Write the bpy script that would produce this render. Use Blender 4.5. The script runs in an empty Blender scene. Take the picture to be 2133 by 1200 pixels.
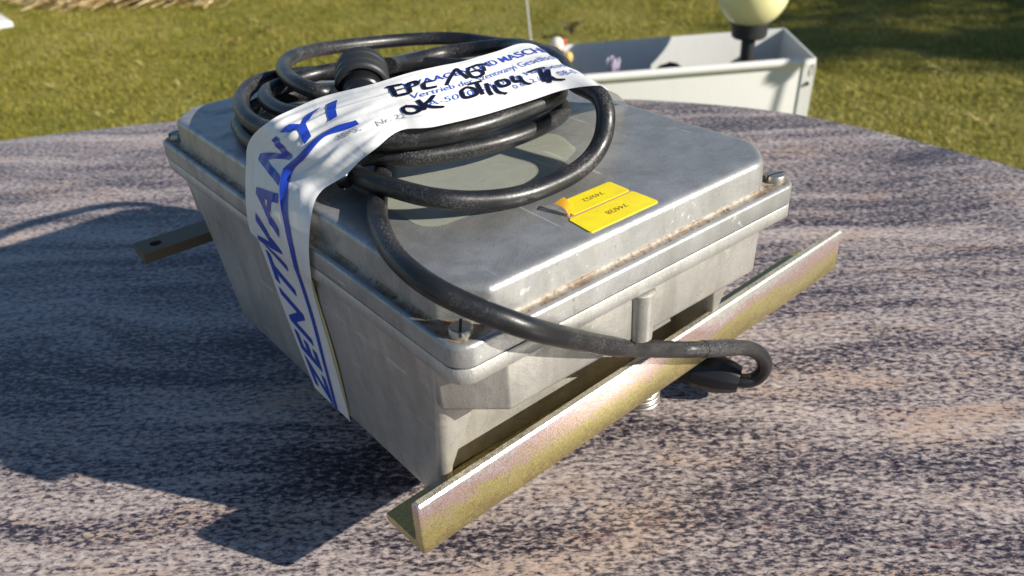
import bpy, bmesh, math, random
import numpy as np
from mathutils import Vector, Matrix

scene = bpy.context.scene
COL = scene.collection
R = math.radians
rng = np.random.default_rng(7)
random.seed(7)

# ------------------------------------------------------------------ camera
cam_d = bpy.data.cameras.new('camera')
cam = bpy.data.objects.new('camera', cam_d)
COL.objects.link(cam)
CR = Vector((0.768597302, -0.6380338004, -0.0465946003))
CU = Vector((0.3626069402, 0.3744869246, 0.8533907371))
CF = Vector((0.5270430666, 0.6728093436, -0.5191851241))
CP = Vector((-0.1301212478, -0.1999387129, 0.3255373101))
cam.matrix_world = Matrix(((CR.x, CU.x, -CF.x, CP.x), (CR.y, CU.y, -CF.y, CP.y),
                           (CR.z, CU.z, -CF.z, CP.z), (0, 0, 0, 1)))
cam_d.sensor_width = 36.0
cam_d.lens = 29.1
cam_d.clip_start = 0.01
cam_d.clip_end = 400
cam_d.dof.use_dof = True
cam_d.dof.focus_distance = 0.37
cam_d.dof.aperture_fstop = 14.0
scene.camera = cam

# ------------------------------------------------------------------ sky, sun, exposure
SUN_AZ, SUN_EL = R(118.0), R(27.0)          # where the light travels to / height of the sun
SD = Vector((math.cos(SUN_AZ) * math.cos(SUN_EL), math.sin(SUN_AZ) * math.cos(SUN_EL), -math.sin(SUN_EL)))
world = bpy.data.worlds.new('World')
scene.world = world
world.use_nodes = True
wn = world.node_tree.nodes
sky_n = wn.new('ShaderNodeTexSky')
sky_n.sky_type = 'NISHITA'
sky_n.sun_disc = False
sky_n.sun_elevation = SUN_EL
sky_n.sun_rotation = math.atan2(-SD.x, -SD.y)
sky_n.air_density = 1.0
sky_n.dust_density = 0.2
sky_n.ozone_density = 3.5
bg = wn['Background']
bg.inputs['Strength'].default_value = 0.062
world.node_tree.links.new(sky_n.outputs['Color'], bg.inputs['Color'])
sun_d = bpy.data.lights.new('sun', 'SUN')
sun_d.energy = 5.0
sun_d.angle = R(0.53)
sun_d.color = (1.0, 0.93, 0.82)
sun = bpy.data.objects.new('sun', sun_d)
sun.rotation_euler = SD.to_track_quat('-Z', 'Y').to_euler()
sun.location = (0, 0, 6)
COL.objects.link(sun)
vs = scene.view_settings
vs.view_transform = 'Standard'
vs.look = 'None'
vs.exposure = 0.66
vs.gamma = 1.0
vs.use_curve_mapping = False
scene.cycles.max_bounces = 8
scene.cycles.transparent_max_bounces = 12
scene.cycles.use_denoising = True

# ------------------------------------------------------------------ object helpers
def wl(o):
    v = Vector((0, 0, 0))
    while o is not None:
        v += Vector(o.location)
        o = o.parent
    return v

def tag(o, label=None, cat=None, group=None, kind=None):
    if label: o['label'] = label
    if cat: o['category'] = cat
    if group: o['group'] = group
    if kind: o['kind'] = kind
    return o

def thing(name, loc, label, cat, group=None):
    o = bpy.data.objects.new(name, None)
    o.empty_display_size = 0.05
    o.location = loc
    COL.objects.link(o)
    return tag(o, label, cat, group)

def mesh(name, verts, faces, mat, parent=None, smooth=True, sharp=32, uvs=None, loc=None):
    """verts in world coordinates; stored relative to the parent chain (or loc)"""
    me = bpy.data.meshes.new(name)
    off = wl(parent) if parent is not None else Vector(loc or (0, 0, 0))
    V = np.asarray(verts, dtype=float).reshape(-1, 3) - np.array(off)
    me.from_pydata(V.tolist(), [], [list(f) for f in faces])
    if mat is not None: me.materials.append(mat)
    if smooth:
        me.polygons.foreach_set('use_smooth', [True] * len(me.polygons))
        me.update()
        me.set_sharp_from_angle(angle=R(sharp))
    me.update()
    o = bpy.data.objects.new(name, me)
    if parent is not None: o.parent = parent
    elif loc is not None: o.location = loc
    COL.objects.link(o)
    return o

def loft(rings, cap0=True, cap1=True, closed=True):
    n = len(rings[0]); V = []; F = []
    for r in rings: V += [tuple(p) for p in r]
    for k in range(len(rings) - 1):
        a, b = k * n, (k + 1) * n
        for i in range(n if closed else n - 1):
            j = (i + 1) % n
            F.append((a + i, a + j, b + j, b + i))
    if cap0: F.append(tuple(range(n))[::-1])
    if cap1: F.append(tuple((len(rings) - 1) * n + i for i in range(n)))
    return V, F

def join(*vf):
    V = []; F = []
    for v, f in vf:
        o = len(V); V += list(v); F += [tuple(i + o for i in q) for q in f]
    return V, F

def fixn(o):
    bm = bmesh.new(); bm.from_mesh(o.data)
    bmesh.ops.recalc_face_normals(bm, faces=bm.faces)
    bm.to_mesh(o.data); bm.free()
    return o

def poly_ring(corners, radius, inset, seg, z):
    """counter-clockwise convex polygon, offset inwards, corners rounded"""
    n = len(corners); c = [Vector(p) for p in corners]; lines = []
    for i in range(n):
        a, b = c[i], c[(i + 1) % n]; d = (b - a).normalized(); nn = Vector((-d.y, d.x))
        lines.append((a + nn * inset, d))
    pts = []
    for i in range(n):
        (p, d), (q, e) = lines[i - 1], lines[i]
        den = d.x * e.y - d.y * e.x
        t = ((q - p).x * e.y - (q - p).y * e.x) / den
        pts.append(p + d * t)
    out = []
    rad = radius if isinstance(radius, (list, tuple)) else [radius] * n
    for i in range(n):
        P = pts[i]; d0 = (pts[i - 1] - P).normalized(); d1 = (pts[(i + 1) % n] - P).normalized()
        ang = d0.angle(d1); rr = max(rad[i] - inset, 0.0004)
        tl = rr / math.tan(ang / 2)
        A = P + d0 * tl; bis = (d0 + d1).normalized(); Cn = P + bis * (rr / math.sin(ang / 2))
        a0 = math.atan2(A.y - Cn.y, A.x - Cn.x); B = P + d1 * tl; a1 = math.atan2(B.y - Cn.y, B.x - Cn.x)
        da = (a1 - a0 + math.pi) % (2 * math.pi) - math.pi
        for k in range(seg):
            a = a0 + da * k / (seg - 1)
            out.append((Cn.x + rr * math.cos(a), Cn.y + rr * math.sin(a), z))
    return out

def catmull(P, per):
    P = np.asarray(P, float); n = len(P)
    t = np.linspace(0, n - 1, (n - 1) * per + 1)
    return crt(P, t)

def crt(P, t):
    P = np.asarray(P, float); n = len(P)
    t = np.clip(np.asarray(t, float), 0, n - 1 - 1e-9); i = np.floor(t).astype(int); f = (t - i)[:, None]
    g = lambda k: P[np.clip(k, 0, n - 1)]
    a, b, c, d = g(i - 1), g(i), g(i + 1), g(i + 2)
    m0 = (c - a) / 2; m1 = (d - b) / 2
    return (2*f**3 - 3*f**2 + 1) * b + (f**3 - 2*f**2 + f) * m0 + (-2*f**3 + 3*f**2) * c + (f**3 - f**2) * m1

def tube(path, rad, seg=12, caps=True, flat=None):
    P = np.asarray(path, float); n = len(P)
    T = np.gradient(P, axis=0); T /= np.linalg.norm(T, axis=1)[:, None]
    N = np.cross(T[0], [0, 0, 1.0])
    if np.linalg.norm(N) < 1e-3: N = np.cross(T[0], [1.0, 0, 0])
    N /= np.linalg.norm(N); rings = []
    rad = np.broadcast_to(np.asarray(rad, float), (n,))
    for k in range(n):
        N = N - T[k] * (N @ T[k]); N /= np.linalg.norm(N); B = np.cross(T[k], N)
        rings.append([P[k] + rad[k] * (math.cos(a) * N + math.sin(a) * B) for a in np.linspace(0, 2 * math.pi, seg, endpoint=False)])
    return loft(rings, caps, caps)

def lathe(profile, origin, axis, seg=32):
    """profile: (distance along axis, radius)"""
    a = Vector(axis).normalized(); x = a.orthogonal().normalized(); y = a.cross(x); O = Vector(origin)
    rings = []
    for h, r_ in profile:
        rings.append([tuple(O + a * h + (x * math.cos(t) + y * math.sin(t)) * r_) for t in np.linspace(0, 2 * math.pi, seg, endpoint=False)])
    return loft(rings)

def box_vf(x0, x1, y0, y1, z0, z1):
    V = [(x0,y0,z0),(x1,y0,z0),(x1,y1,z0),(x0,y1,z0),(x0,y0,z1),(x1,y0,z1),(x1,y1,z1),(x0,y1,z1)]
    F = [(3,2,1,0),(4,5,6,7),(0,1,5,4),(1,2,6,5),(2,3,7,6),(3,0,4,7)]
    return V, F

def bevel(o, w, seg=2, ang=30):
    bm = bmesh.new(); bm.from_mesh(o.data)
    bmesh.ops.recalc_face_normals(bm, faces=bm.faces)
    es = [e for e in bm.edges if len(e.link_faces) == 2 and e.calc_face_angle(0) > R(ang)]
    bmesh.ops.bevel(bm, geom=es, offset=w, segments=seg, profile=0.5, affect='EDGES', clamp_overlap=True)
    for f in bm.faces: f.smooth = True
    bm.to_mesh(o.data); bm.free()
    o.data.set_sharp_from_angle(angle=R(50))
    return o

# ------------------------------------------------------------------ material helpers
class NT:
    def __init__(s, name):
        s.m = bpy.data.materials.new(name); s.m.use_nodes = True
        s.t = s.m.node_tree; s.n = s.t.nodes; s.b = s.n['Principled BSDF']; s.out = s.n['Material Output']
    def L(s, a, b): s.t.links.new(a, b)
    def set(s, **k):
        for a, v in k.items():
            i = s.b.inputs[a.replace('_', ' ')]
            if hasattr(v, 'is_linked') or isinstance(v, bpy.types.NodeSocket): s.L(v, i)
            elif isinstance(v, tuple) and len(v) == 3 and i.type == 'RGBA': i.default_value = (*v, 1)
            else: i.default_value = v
        return s
    def new(s, t, **k):
        n = s.n.new(t)
        for a, v in k.items(): setattr(n, a, v)
        return n
    def inp(s, n, key, v):
        if v is None: return
        i = n.inputs[key]
        if isinstance(v, bpy.types.NodeSocket): s.L(v, i)
        elif isinstance(v, tuple) and len(v) == 3 and i.type == 'RGBA': i.default_value = (*v, 1)
        else: i.default_value = v
    def obj(s):
        return s.new('ShaderNodeTexCoord').outputs['Object']
    def geo(s):
        return s.new('ShaderNodeNewGeometry').outputs['Position']
    def map(s, vec, scale=(1, 1, 1), rot=(0, 0, 0), loc=(0, 0, 0)):
        n = s.new('ShaderNodeMapping'); s.L(vec, n.inputs[0])
        n.inputs['Scale'].default_value = scale; n.inputs['Rotation'].default_value = rot; n.inputs['Location'].default_value = loc
        return n.outputs[0]
    def noise(s, vec, scale, detail=4, rough=0.55, dist=0.0, out='Fac'):
        n = s.new('ShaderNodeTexNoise'); s.L(vec, n.inputs['Vector'])
        n.inputs['Scale'].default_value = scale; n.inputs['Detail'].default_value = detail
        n.inputs['Roughness'].default_value = rough; n.inputs['Distortion'].default_value = dist
        return n.outputs[out]
    def voro(s, vec, scale, out='Distance', feature='F1', rand=1.0):
        n = s.new('ShaderNodeTexVoronoi', feature=feature); s.L(vec, n.inputs['Vector'])
        n.inputs['Scale'].default_value = scale; n.inputs['Randomness'].default_value = rand
        return n.outputs[out]
    def ramp(s, fac, stops, interp='LINEAR'):
        n = s.new('ShaderNodeValToRGB'); s.L(fac, n.inputs[0]); cr = n.color_ramp; cr.interpolation = interp
        while len(cr.elements) < len(stops): cr.elements.new(0.5)
        for e, (p, c) in zip(cr.elements, stops):
            e.position = p; e.color = (*c, 1) if isinstance(c, tuple) else (c, c, c, 1)
        return n.outputs[0]
    def mix(s, fac, a, b, mode='MIX'):
        n = s.new('ShaderNodeMix', data_type='RGBA', blend_type=mode)
        s.inp(n, 0, fac); s.inp(n, 6, a); s.inp(n, 7, b)
        return n.outputs[2]
    def math(s, op, a, b=None, clamp=False):
        n = s.new('ShaderNodeMath', operation=op, use_clamp=clamp)
        s.inp(n, 0, a); s.inp(n, 1, b)
        return n.outputs[0]
    def bump(s, h, strength=0.3, dist=0.001, normal=None):
        n = s.new('ShaderNodeBump'); s.L(h, n.inputs['Height'])
        n.inputs['Strength'].default_value = strength; n.inputs['Distance'].default_value = dist
        if normal is not None: s.L(normal, n.inputs['Normal'])
        return n.outputs[0]
    def sep(s, vec):
        n = s.new('ShaderNodeSeparateXYZ'); s.L(vec, n.inputs[0]); return n.outputs

def simple(name, col, rough=0.5, metal=0.0, **k):
    a = NT(name); a.set(Base_Color=col, Roughness=rough, Metallic=metal, **k); return a.m

# ---- granite: grey-lilac grains, dark mica specks and salmon streaks that flow in bands
def granite_mat():
    a = NT('granite'); p = a.geo()
    warp = a.noise(p, 2.7, 2, 0.5, 0, 'Color')
    wv = a.new('ShaderNodeVectorMath', operation='MULTIPLY_ADD'); a.L(warp, wv.inputs[0])
    wv.inputs[1].default_value = (0.17, 0.17, 0.0); a.L(p, wv.inputs[2])
    q = a.map(wv.outputs[0], (1, 1, 1), (0, 0, R(39)))
    flow = a.map(q, (0.13, 1.0, 1.0))
    band = a.noise(flow, 24, 4, 0.6, 0.4)
    band2 = a.noise(flow, 110, 3, 0.6, 0.3)
    grain_v = a.map(a.map(p, (1, 1, 1), (0, 0, R(39))), (0.50, 1.0, 1.0))
    g1 = a.noise(grain_v, 410, 4, 0.66, 0.3)
    g2 = a.noise(grain_v, 900, 2, 0.6)
    c1 = a.sep(a.voro(grain_v, 760, 'Color'))[0]
    s = a.math('ADD', a.math('MULTIPLY', a.math('SUBTRACT', band, 0.5), 0.80), a.math('MULTIPLY', a.math('SUBTRACT', band2, 0.5), 0.26))
    t = a.math('ADD', a.math('ADD', a.math('MULTIPLY', g1, 1.30), -0.15), s)
    t = a.math('ADD', t, a.math('ADD', a.math('MULTIPLY', a.math('SUBTRACT', c1, 0.5), 0.10), a.math('MULTIPLY', a.math('SUBTRACT', g2, 0.5), 0.20)))
    base = a.ramp(t, [(0.26, (0.018, 0.016, 0.026)), (0.385, (0.066, 0.057, 0.070)), (0.47, (0.186, 0.155, 0.157)),
                      (0.58, (0.345, 0.292, 0.280)), (0.76, (0.54, 0.465, 0.425))])
    # salmon / ochre feldspar
    pk = a.noise(a.map(flow, (1.6, 1, 1), (0, 0, 0), (3.1, 1.7, 0)), 34, 5, 0.72, 0.5)
    pm = a.math('MULTIPLY', a.ramp(pk, [(0.51, 0.0), (0.66, 1.0)]), a.ramp(t, [(0.42, 0.0), (0.54, 1.0)]))
    pm = a.math('MULTIPLY', pm, a.ramp(a.noise(grain_v, 190, 3, 0.65), [(0.36, 0.25), (0.58, 1.0)]))
    base = a.mix(a.math('MULTIPLY', pm, 0.80), base, (0.46, 0.315, 0.22))
    red = a.ramp(a.noise(a.map(flow, (2.2, 1, 1), (0, 0, 0), (7, 2, 0)), 60, 3, 0.6, 0.6), [(0.64, 0.0), (0.72, 1.0)])
    base = a.mix(a.math('MULTIPLY', red, 0.30), base, (0.26, 0.095, 0.10))
    
    rough = a.math('ADD', 0.26, a.math('MULTIPLY', c1, 0.30))
    nrm = a.bump(g1, 0.10, 0.0006)
    a.set(Base_Color=base, Roughness=rough, Normal=nrm)
    a.b.inputs['Specular IOR Level'].default_value = 0.45
    return a.m

# ---- cast aluminium, dull, oxidised
def alu_mat(name, base=(0.56, 0.55, 0.515), rough=0.36, brushed=False, dirt=True):
    a = NT(name); p = a.geo()
    n1 = a.noise(p, 16, 5, 0.6, 0.3); n2 = a.noise(p, 130, 4, 0.6); n3 = a.noise(p, 900, 2, 0.5)
    c = a.mix(a.ramp(n1, [(0.36, 0.0), (0.66, 1.0)]), tuple(0.72 * v for v in base), base)
    c = a.mix(a.ramp(n2, [(0.42, 0.0), (0.75, 0.5)]), c, (base[0]*1.12, base[1]*1.10, base[2]*1.02))
    warm = a.ramp(a.noise(p, 9, 3, 0.6, 0.6), [(0.52, 0.0), (0.70, 1.0)])
    c = a.mix(a.math('MULTIPLY', warm, 0.28), c, (0.34, 0.30, 0.22))
    dr = a.noise(a.map(p, (1.0, 1.0, 0.13)), 75, 4, 0.65, 0.4)
    c = a.mix(a.math('MULTIPLY', a.ramp(dr, [(0.46, 0.0), (0.66, 1.0)]), 0.38), c, (0.26, 0.25, 0.215))
    c = a.mix(a.math('MULTIPLY', a.ramp(dr, [(0.30, 1.0), (0.42, 0.0)]), 0.30), c, (0.58, 0.57, 0.54))
    r_ = a.math('ADD', rough - 0.10, a.math('MULTIPLY', n1, 0.26))
    h = a.math('ADD', a.math('MULTIPLY', n2, 0.6), a.math('MULTIPLY', n3, 0.45))
    fg = a.noise(p, 1500, 2, 0.6)
    c = a.mix(a.ramp(fg, [(0.34, 0.30), (0.46, 0.0)]), c, tuple(0.45 * v for v in base))
    if dirt:
        sp = a.ramp(a.voro(p, 260, 'Distance'), [(0.05, 1.0), (0.11, 0.0)])
        sel = a.ramp(a.noise(p, 40, 3, 0.6), [(0.52, 0.0), (0.62, 1.0)])
        spk = a.math('MULTIPLY', sp, sel)
        c = a.mix(a.math('MULTIPLY', spk, 0.8), c, (0.10, 0.085, 0.06))
        for k_, (rz, sc_, th) in enumerate(((0.5, 150, 0.69), (1.9, 190, 0.70), (2.7, 120, 0.70), (1.2, 260, 0.70))):
            sn = a.noise(a.map(p, (1.0, 0.045, 1.0), (0.0, 0.0, rz), (k_ * 3.3, 1.1, 0)), sc_, 2, 0.5, 0.15)
            scr = a.math('MULTIPLY', a.ramp(sn, [(th, 0.0), (th + 0.02, 1.0)]), a.ramp(a.noise(p, 34 + 9 * k_, 2, 0.5), [(0.48, 0.0), (0.58, 1.0)]))
            c = a.mix(a.math('MULTIPLY', scr, 0.55), c, (0.78, 0.78, 0.77) if k_ != 1 else (0.16, 0.155, 0.15))
        stn = a.ramp(a.noise(a.map(p, (1, 1.6, 1), (0, 0, 0.4)), 42, 5, 0.72, 0.8), [(0.50, 0.0), (0.62, 1.0)])
        c = a.mix(a.math('MULTIPLY', stn, 0.48), c, tuple(0.52 * v for v in base))
        r_ = a.math('ADD', r_, a.math('MULTIPLY', stn, 0.10))
    if brushed:
        w = a.noise(a.map(p, (1.0, 1.0, 0.16), (0.5, 0.62, 0.0)), 1900, 3, 0.6)
        h = a.math('ADD', h, a.math('MULTIPLY', w, 1.8))
        c = a.mix(a.ramp(w, [(0.42, 0.0), (0.70, 0.45)]), c, (0.66, 0.66, 0.64))
    a.set(Base_Color=c, Roughness=r_, Metallic=0.58 if not brushed else 0.6, Normal=a.bump(h, 0.42 if not brushed else 0.22, 0.0006))
    return a.m

def dirt_alu_mat():
    a = NT('soiled_aluminium'); p = a.geo()
    n1 = a.noise(p, 60, 5, 0.7, 0.4); n2 = a.noise(p, 420, 3, 0.65)
    d = a.ramp(a.math('ADD', a.math('MULTIPLY', n1, 0.7), a.math('MULTIPLY', n2, 0.4)), [(0.44, 0.0), (0.62, 1.0)])
    c = a.mix(d, (0.34, 0.32, 0.28), (0.19, 0.135, 0.088))
    c = a.mix(a.ramp(n2, [(0.60, 0.0), (0.68, 0.9)]), c, (0.06, 0.05, 0.035))
    a.set(Base_Color=c, Roughness=0.62, Metallic=0.3, Normal=a.bump(n2, 0.4, 0.0008))
    return a.m

# ---- yellow passivated zinc: gold, rose and green films along the bar
def zinc_mat():
    a = NT('yellow_zinc'); p = a.geo(); x, y, z = a.sep(p)
    n1 = a.noise(a.map(p, (0.45, 1, 1.4)), 22, 5, 0.68, 0.8); n2 = a.noise(p, 1300, 2, 0.7); n3 = a.noise(p, 420, 3, 0.6)
    # film thickness: rose near the upper edge, gold to olive below
    f = a.math('ADD', a.math('MULTIPLY', a.math('SUBTRACT', z, 0.041), 19.0), a.math('MULTIPLY', a.math('SUBTRACT', n1, 0.5), 1.0))
    f = a.math('ADD', f, a.math('MULTIPLY', a.math('SUBTRACT', n3, 0.5), 0.42))
    film = a.ramp(f, [(0.00, (0.46, 0.37, 0.19)), (0.12, (0.60, 0.51, 0.21)), (0.25, (0.68, 0.60, 0.27)),
                      (0.35, (0.70, 0.52, 0.42)), (0.45, (0.74, 0.55, 0.56)), (0.56, (0.76, 0.76, 0.68))])
    dark = a.ramp(n2, [(0.38, 0.66), (0.56, 1.0)])
    c = a.mix(1.0, film, dark, 'MULTIPLY')
    a.set(Base_Color=c, Metallic=0.72, Roughness=a.math('ADD', 0.22, a.math('MULTIPLY', n2, 0.18)), Normal=a.bump(n2, 0.26, 0.0006))
    return a.m

def zinc_top_mat():
    a = NT('soiled_zinc'); p = a.geo()
    n2 = a.noise(p, 900, 3, 0.7); n1 = a.noise(p, 30, 3, 0.6)
    c = a.mix(a.ramp(n2, [(0.42, 0.0), (0.62, 1.0)]), (0.22, 0.195, 0.155), (0.52, 0.48, 0.39))
    c = a.mix(a.ramp(n1, [(0.45, 0.0), (0.6, 0.7)]), c, (0.54, 0.51, 0.39))
    a.set(Base_Color=c, Metallic=0.4, Roughness=0.55, Normal=a.bump(n2, 0.5, 0.0006))
    return a.m

# ---- rubber cable
def rubber_mat():
    a = NT('black_rubber'); p = a.geo()
    n1 = a.noise(p, 28, 4, 0.6, 0.3); n2 = a.noise(p, 700, 3, 0.7); n3 = a.noise(p, 220, 3, 0.7)
    dust = a.math('MULTIPLY', a.ramp(n1, [(0.42, 0.0), (0.62, 1.0)]), a.ramp(a.noise(p, 1100, 3, 0.75), [(0.50, 0.0), (0.60, 1.0)]))
    c = a.mix(a.math('MULTIPLY', dust, 0.55), (0.010, 0.011, 0.013), (0.20, 0.185, 0.175))
    c = a.mix(a.math('MULTIPLY', a.ramp(n1, [(0.40, 0.0), (0.75, 1.0)]), 0.13), c, (0.070, 0.066, 0.066))
    a.set(Base_Color=c, Roughness=a.math('ADD', 0.22, a.math('MULTIPLY', n3, 0.30)), Normal=a.bump(a.math('ADD', n2, n3), 0.16, 0.0005))
    return a.m

def tape_mat():
    a = NT('white_film'); p = a.geo()
    n1 = a.noise(p, 30, 3, 0.6, 0.4)
    a.set(Base_Color=a.mix(n1, (0.91, 0.905, 0.88), (0.94, 0.94, 0.93)), Roughness=0.30)
    a.b.inputs['Specular IOR Level'].default_value = 0.5
    cr_ = a.voro(a.map(p, (1.0, 0.7, 1.0), (0.3, 0.2, 0.5)), 62, 'Distance', 'F1')
    cn_ = a.noise(a.map(p, (1, 0.3, 1)), 120, 3, 0.6, 0.5)
    msk = a.ramp(a.noise(p, 22, 2, 0.5), [(0.42, 0.15), (0.60, 1.0)])
    a.set(Normal=a.bump(a.math('ADD', a.math('MULTIPLY', cr_, msk), a.math('MULTIPLY', cn_, 0.5)), 0.30, 0.0022))
    tl = a.new('ShaderNodeBsdfTranslucent'); tl.inputs[0].default_value = (0.80, 0.76, 0.62, 1)
    m1 = a.new('ShaderNodeMixShader'); m1.inputs[0].default_value = 0.14
    a.L(a.b.outputs[0], m1.inputs[1]); a.L(tl.outputs[0], m1.inputs[2])
    tr = a.new('ShaderNodeBsdfTransparent')
    m2 = a.new('ShaderNodeMixShader'); m2.inputs[0].default_value = 0.03
    a.L(m1.outputs[0], m2.inputs[1]); a.L(tr.outputs[0], m2.inputs[2]); a.L(m2.outputs[0], a.out.inputs[0])
    return a.m

def label_mat():
    a = NT('yellow_label'); p = a.geo()
    n1 = a.noise(p, 90, 3, 0.6); n2 = a.noise(p, 700, 2, 0.6)
    c = a.mix(a.ramp(n1, [(0.35, 0.0), (0.7, 1.0)]), (0.80, 0.64, 0.012), (0.88, 0.75, 0.02))
    c = a.mix(a.ramp(n2, [(0.66, 0.0), (0.72, 0.6)]), c, (0.30, 0.19, 0.02))
    a.set(Base_Color=c, Roughness=0.42)
    return a.m

def lawn_mat():
    a = NT('lawn_soil'); p = a.geo()
    n1 = a.noise(p, 1.6, 4, 0.6, 0.4); n2 = a.noise(p, 26, 4, 0.7)
    c = a.mix(a.ramp(n1, [(0.35, 0.0), (0.65, 1.0)]), (0.150, 0.155, 0.022), (0.260, 0.225, 0.045))
    c = a.mix(a.ramp(n2, [(0.45, 0.0), (0.75, 0.6)]), c, (0.090, 0.080, 0.022))
    a.set(Base_Color=c, Roughness=0.9, Normal=a.bump(n2, 0.6, 0.02))
    return a.m

def grass_mat():
    a = NT('grass_blade'); p = a.geo()
    at = a.new('ShaderNodeAttribute', attribute_name='tint').outputs['Fac']
    n1 = a.noise(p, 1.4, 4, 0.62, 0.5); n2 = a.noise(p, 9, 3, 0.6)
    f = a.math('ADD', a.math('ADD', a.math('MULTIPLY', at, 0.36), -0.11), a.math('MULTIPLY', a.math('ADD', n1, n2), 0.46))
    c = a.ramp(f, [(0.26, (0.120, 0.140, 0.018)), (0.46, (0.262, 0.250, 0.034)), (0.62, (0.385, 0.335, 0.066)), (0.84, (0.56, 0.48, 0.21))])
    a.set(Base_Color=c, Roughness=0.6)
    a.b.inputs['Specular IOR Level'].default_value = 0.25
    tl = a.new('ShaderNodeBsdfTranslucent'); a.L(c, tl.inputs[0])
    m1 = a.new('ShaderNodeMixShader'); m1.inputs[0].default_value = 0.30
    a.L(a.b.outputs[0], m1.inputs[1]); a.L(tl.outputs[0], m1.inputs[2]); a.L(m1.outputs[0], a.out.inputs[0])
    return a.m

def painted_mat():
    a = NT('white_enamel'); p = a.geo()
    n1 = a.noise(p, 7, 4, 0.6); n2 = a.noise(a.map(p, (1, 1, 0.12)), 60, 3, 0.6)
    c = a.mix(a.ramp(n2, [(0.50, 0.0), (0.80, 0.35)]), (0.64, 0.645, 0.625), (0.54, 0.535, 0.49))
    a.set(Base_Color=c, Roughness=a.math('ADD', 0.30, a.math('MULTIPLY', n1, 0.2)))
    return a.m

def globe_mat():
    a = NT('opal_globe')
    a.set(Base_Color=(0.78, 0.74, 0.42), Roughness=0.28)
    a.b.inputs['Subsurface Weight'].default_value = 0.6
    a.b.inputs['Subsurface Radius'].default_value = (0.06, 0.055, 0.03)
    a.b.inputs['Subsurface Scale'].default_value = 0.6
    return a.m

def bark_mat():
    a = NT('bark'); p = a.geo()
    n = a.noise(a.map(p, (1, 1, 0.25)), 22, 4, 0.7)
    a.set(Base_Color=a.mix(n, (0.05, 0.035, 0.022), (0.16, 0.12, 0.085)), Roughness=0.9, Normal=a.bump(n, 0.7, 0.03))
    return a.m

def soil_mat():
    a = NT('potting_soil'); p = a.geo(); n = a.noise(p, 70, 4, 0.7)
    a.set(Base_Color=a.mix(n, (0.012, 0.010, 0.008), (0.06, 0.045, 0.03)), Roughness=0.95, Normal=a.bump(n, 0.8, 0.01))
    return a.m

M = dict(granite=granite_mat(), alu=alu_mat('cast_aluminium', (0.60, 0.59, 0.55), 0.36), lidalu=alu_mat('dull_lid_aluminium', (0.425, 0.43, 0.435), 0.34),
         rim=alu_mat('filed_aluminium', (0.58, 0.58, 0.56), 0.40, True, False), soiled=dirt_alu_mat(),
         zinc=zinc_mat(), zinctop=zinc_top_mat(), rubber=rubber_mat(), tape=tape_mat(), label=label_mat(),
         lawn=lawn_mat(), grass=grass_mat(), paint=painted_mat(), globe=globe_mat(), bark=bark_mat(), soil=soil_mat(),
         steel=simple('bright_steel', (0.46, 0.43, 0.39), 0.40, 0.85), dark=simple('slot_dark', (0.02, 0.02, 0.02), 0.6),
         brown=None, black=simple('black_plastic', (0.011, 0.011, 0.012), 0.34), matt=simple('matt_black_plastic', (0.022, 0.023, 0.025), 0.5),
         blue=simple('blue_print', (0.018, 0.055, 0.42), 0.34), paleblue=simple('small_blue_print', (0.06, 0.13, 0.46), 0.4),
         ink=simple('marker_ink', (0.006, 0.006, 0.022), 0.35), grey=simple('faint_grey_print', (0.42, 0.43, 0.47), 0.5),
         glue=simple('label_edge', (0.55, 0.33, 0.16), 0.7))
M['brown'] = simple('shade_browned_zinc', (0.15, 0.115, 0.075), 0.5, 0.5)  # zinc bar with the shade behind the case put into its colour

# ================================================================== SETTING
GZ = -0.712                                   # lawn level; the table top is z = 0
nl = 60
gx = np.linspace(-1, 1, nl); gv = []
for yy in gx:
    for xx in gx:
        X = math.copysign(abs(xx) ** 2.2, xx) * 60; Y = math.copysign(abs(yy) ** 2.2, yy) * 60
        gv.append((X + 2, Y + 3, GZ - 0.012 + 0.003 * math.sin(X * 1.9 + 1.3 * Y) * math.cos(Y * 1.3)))
gf = [(j*nl+i, j*nl+i+1, (j+1)*nl+i+1, (j+1)*nl+i) for j in range(nl-1) for i in range(nl-1)]
tag(mesh('lawn', gv, gf, M['lawn']), kind='structure')

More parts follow.
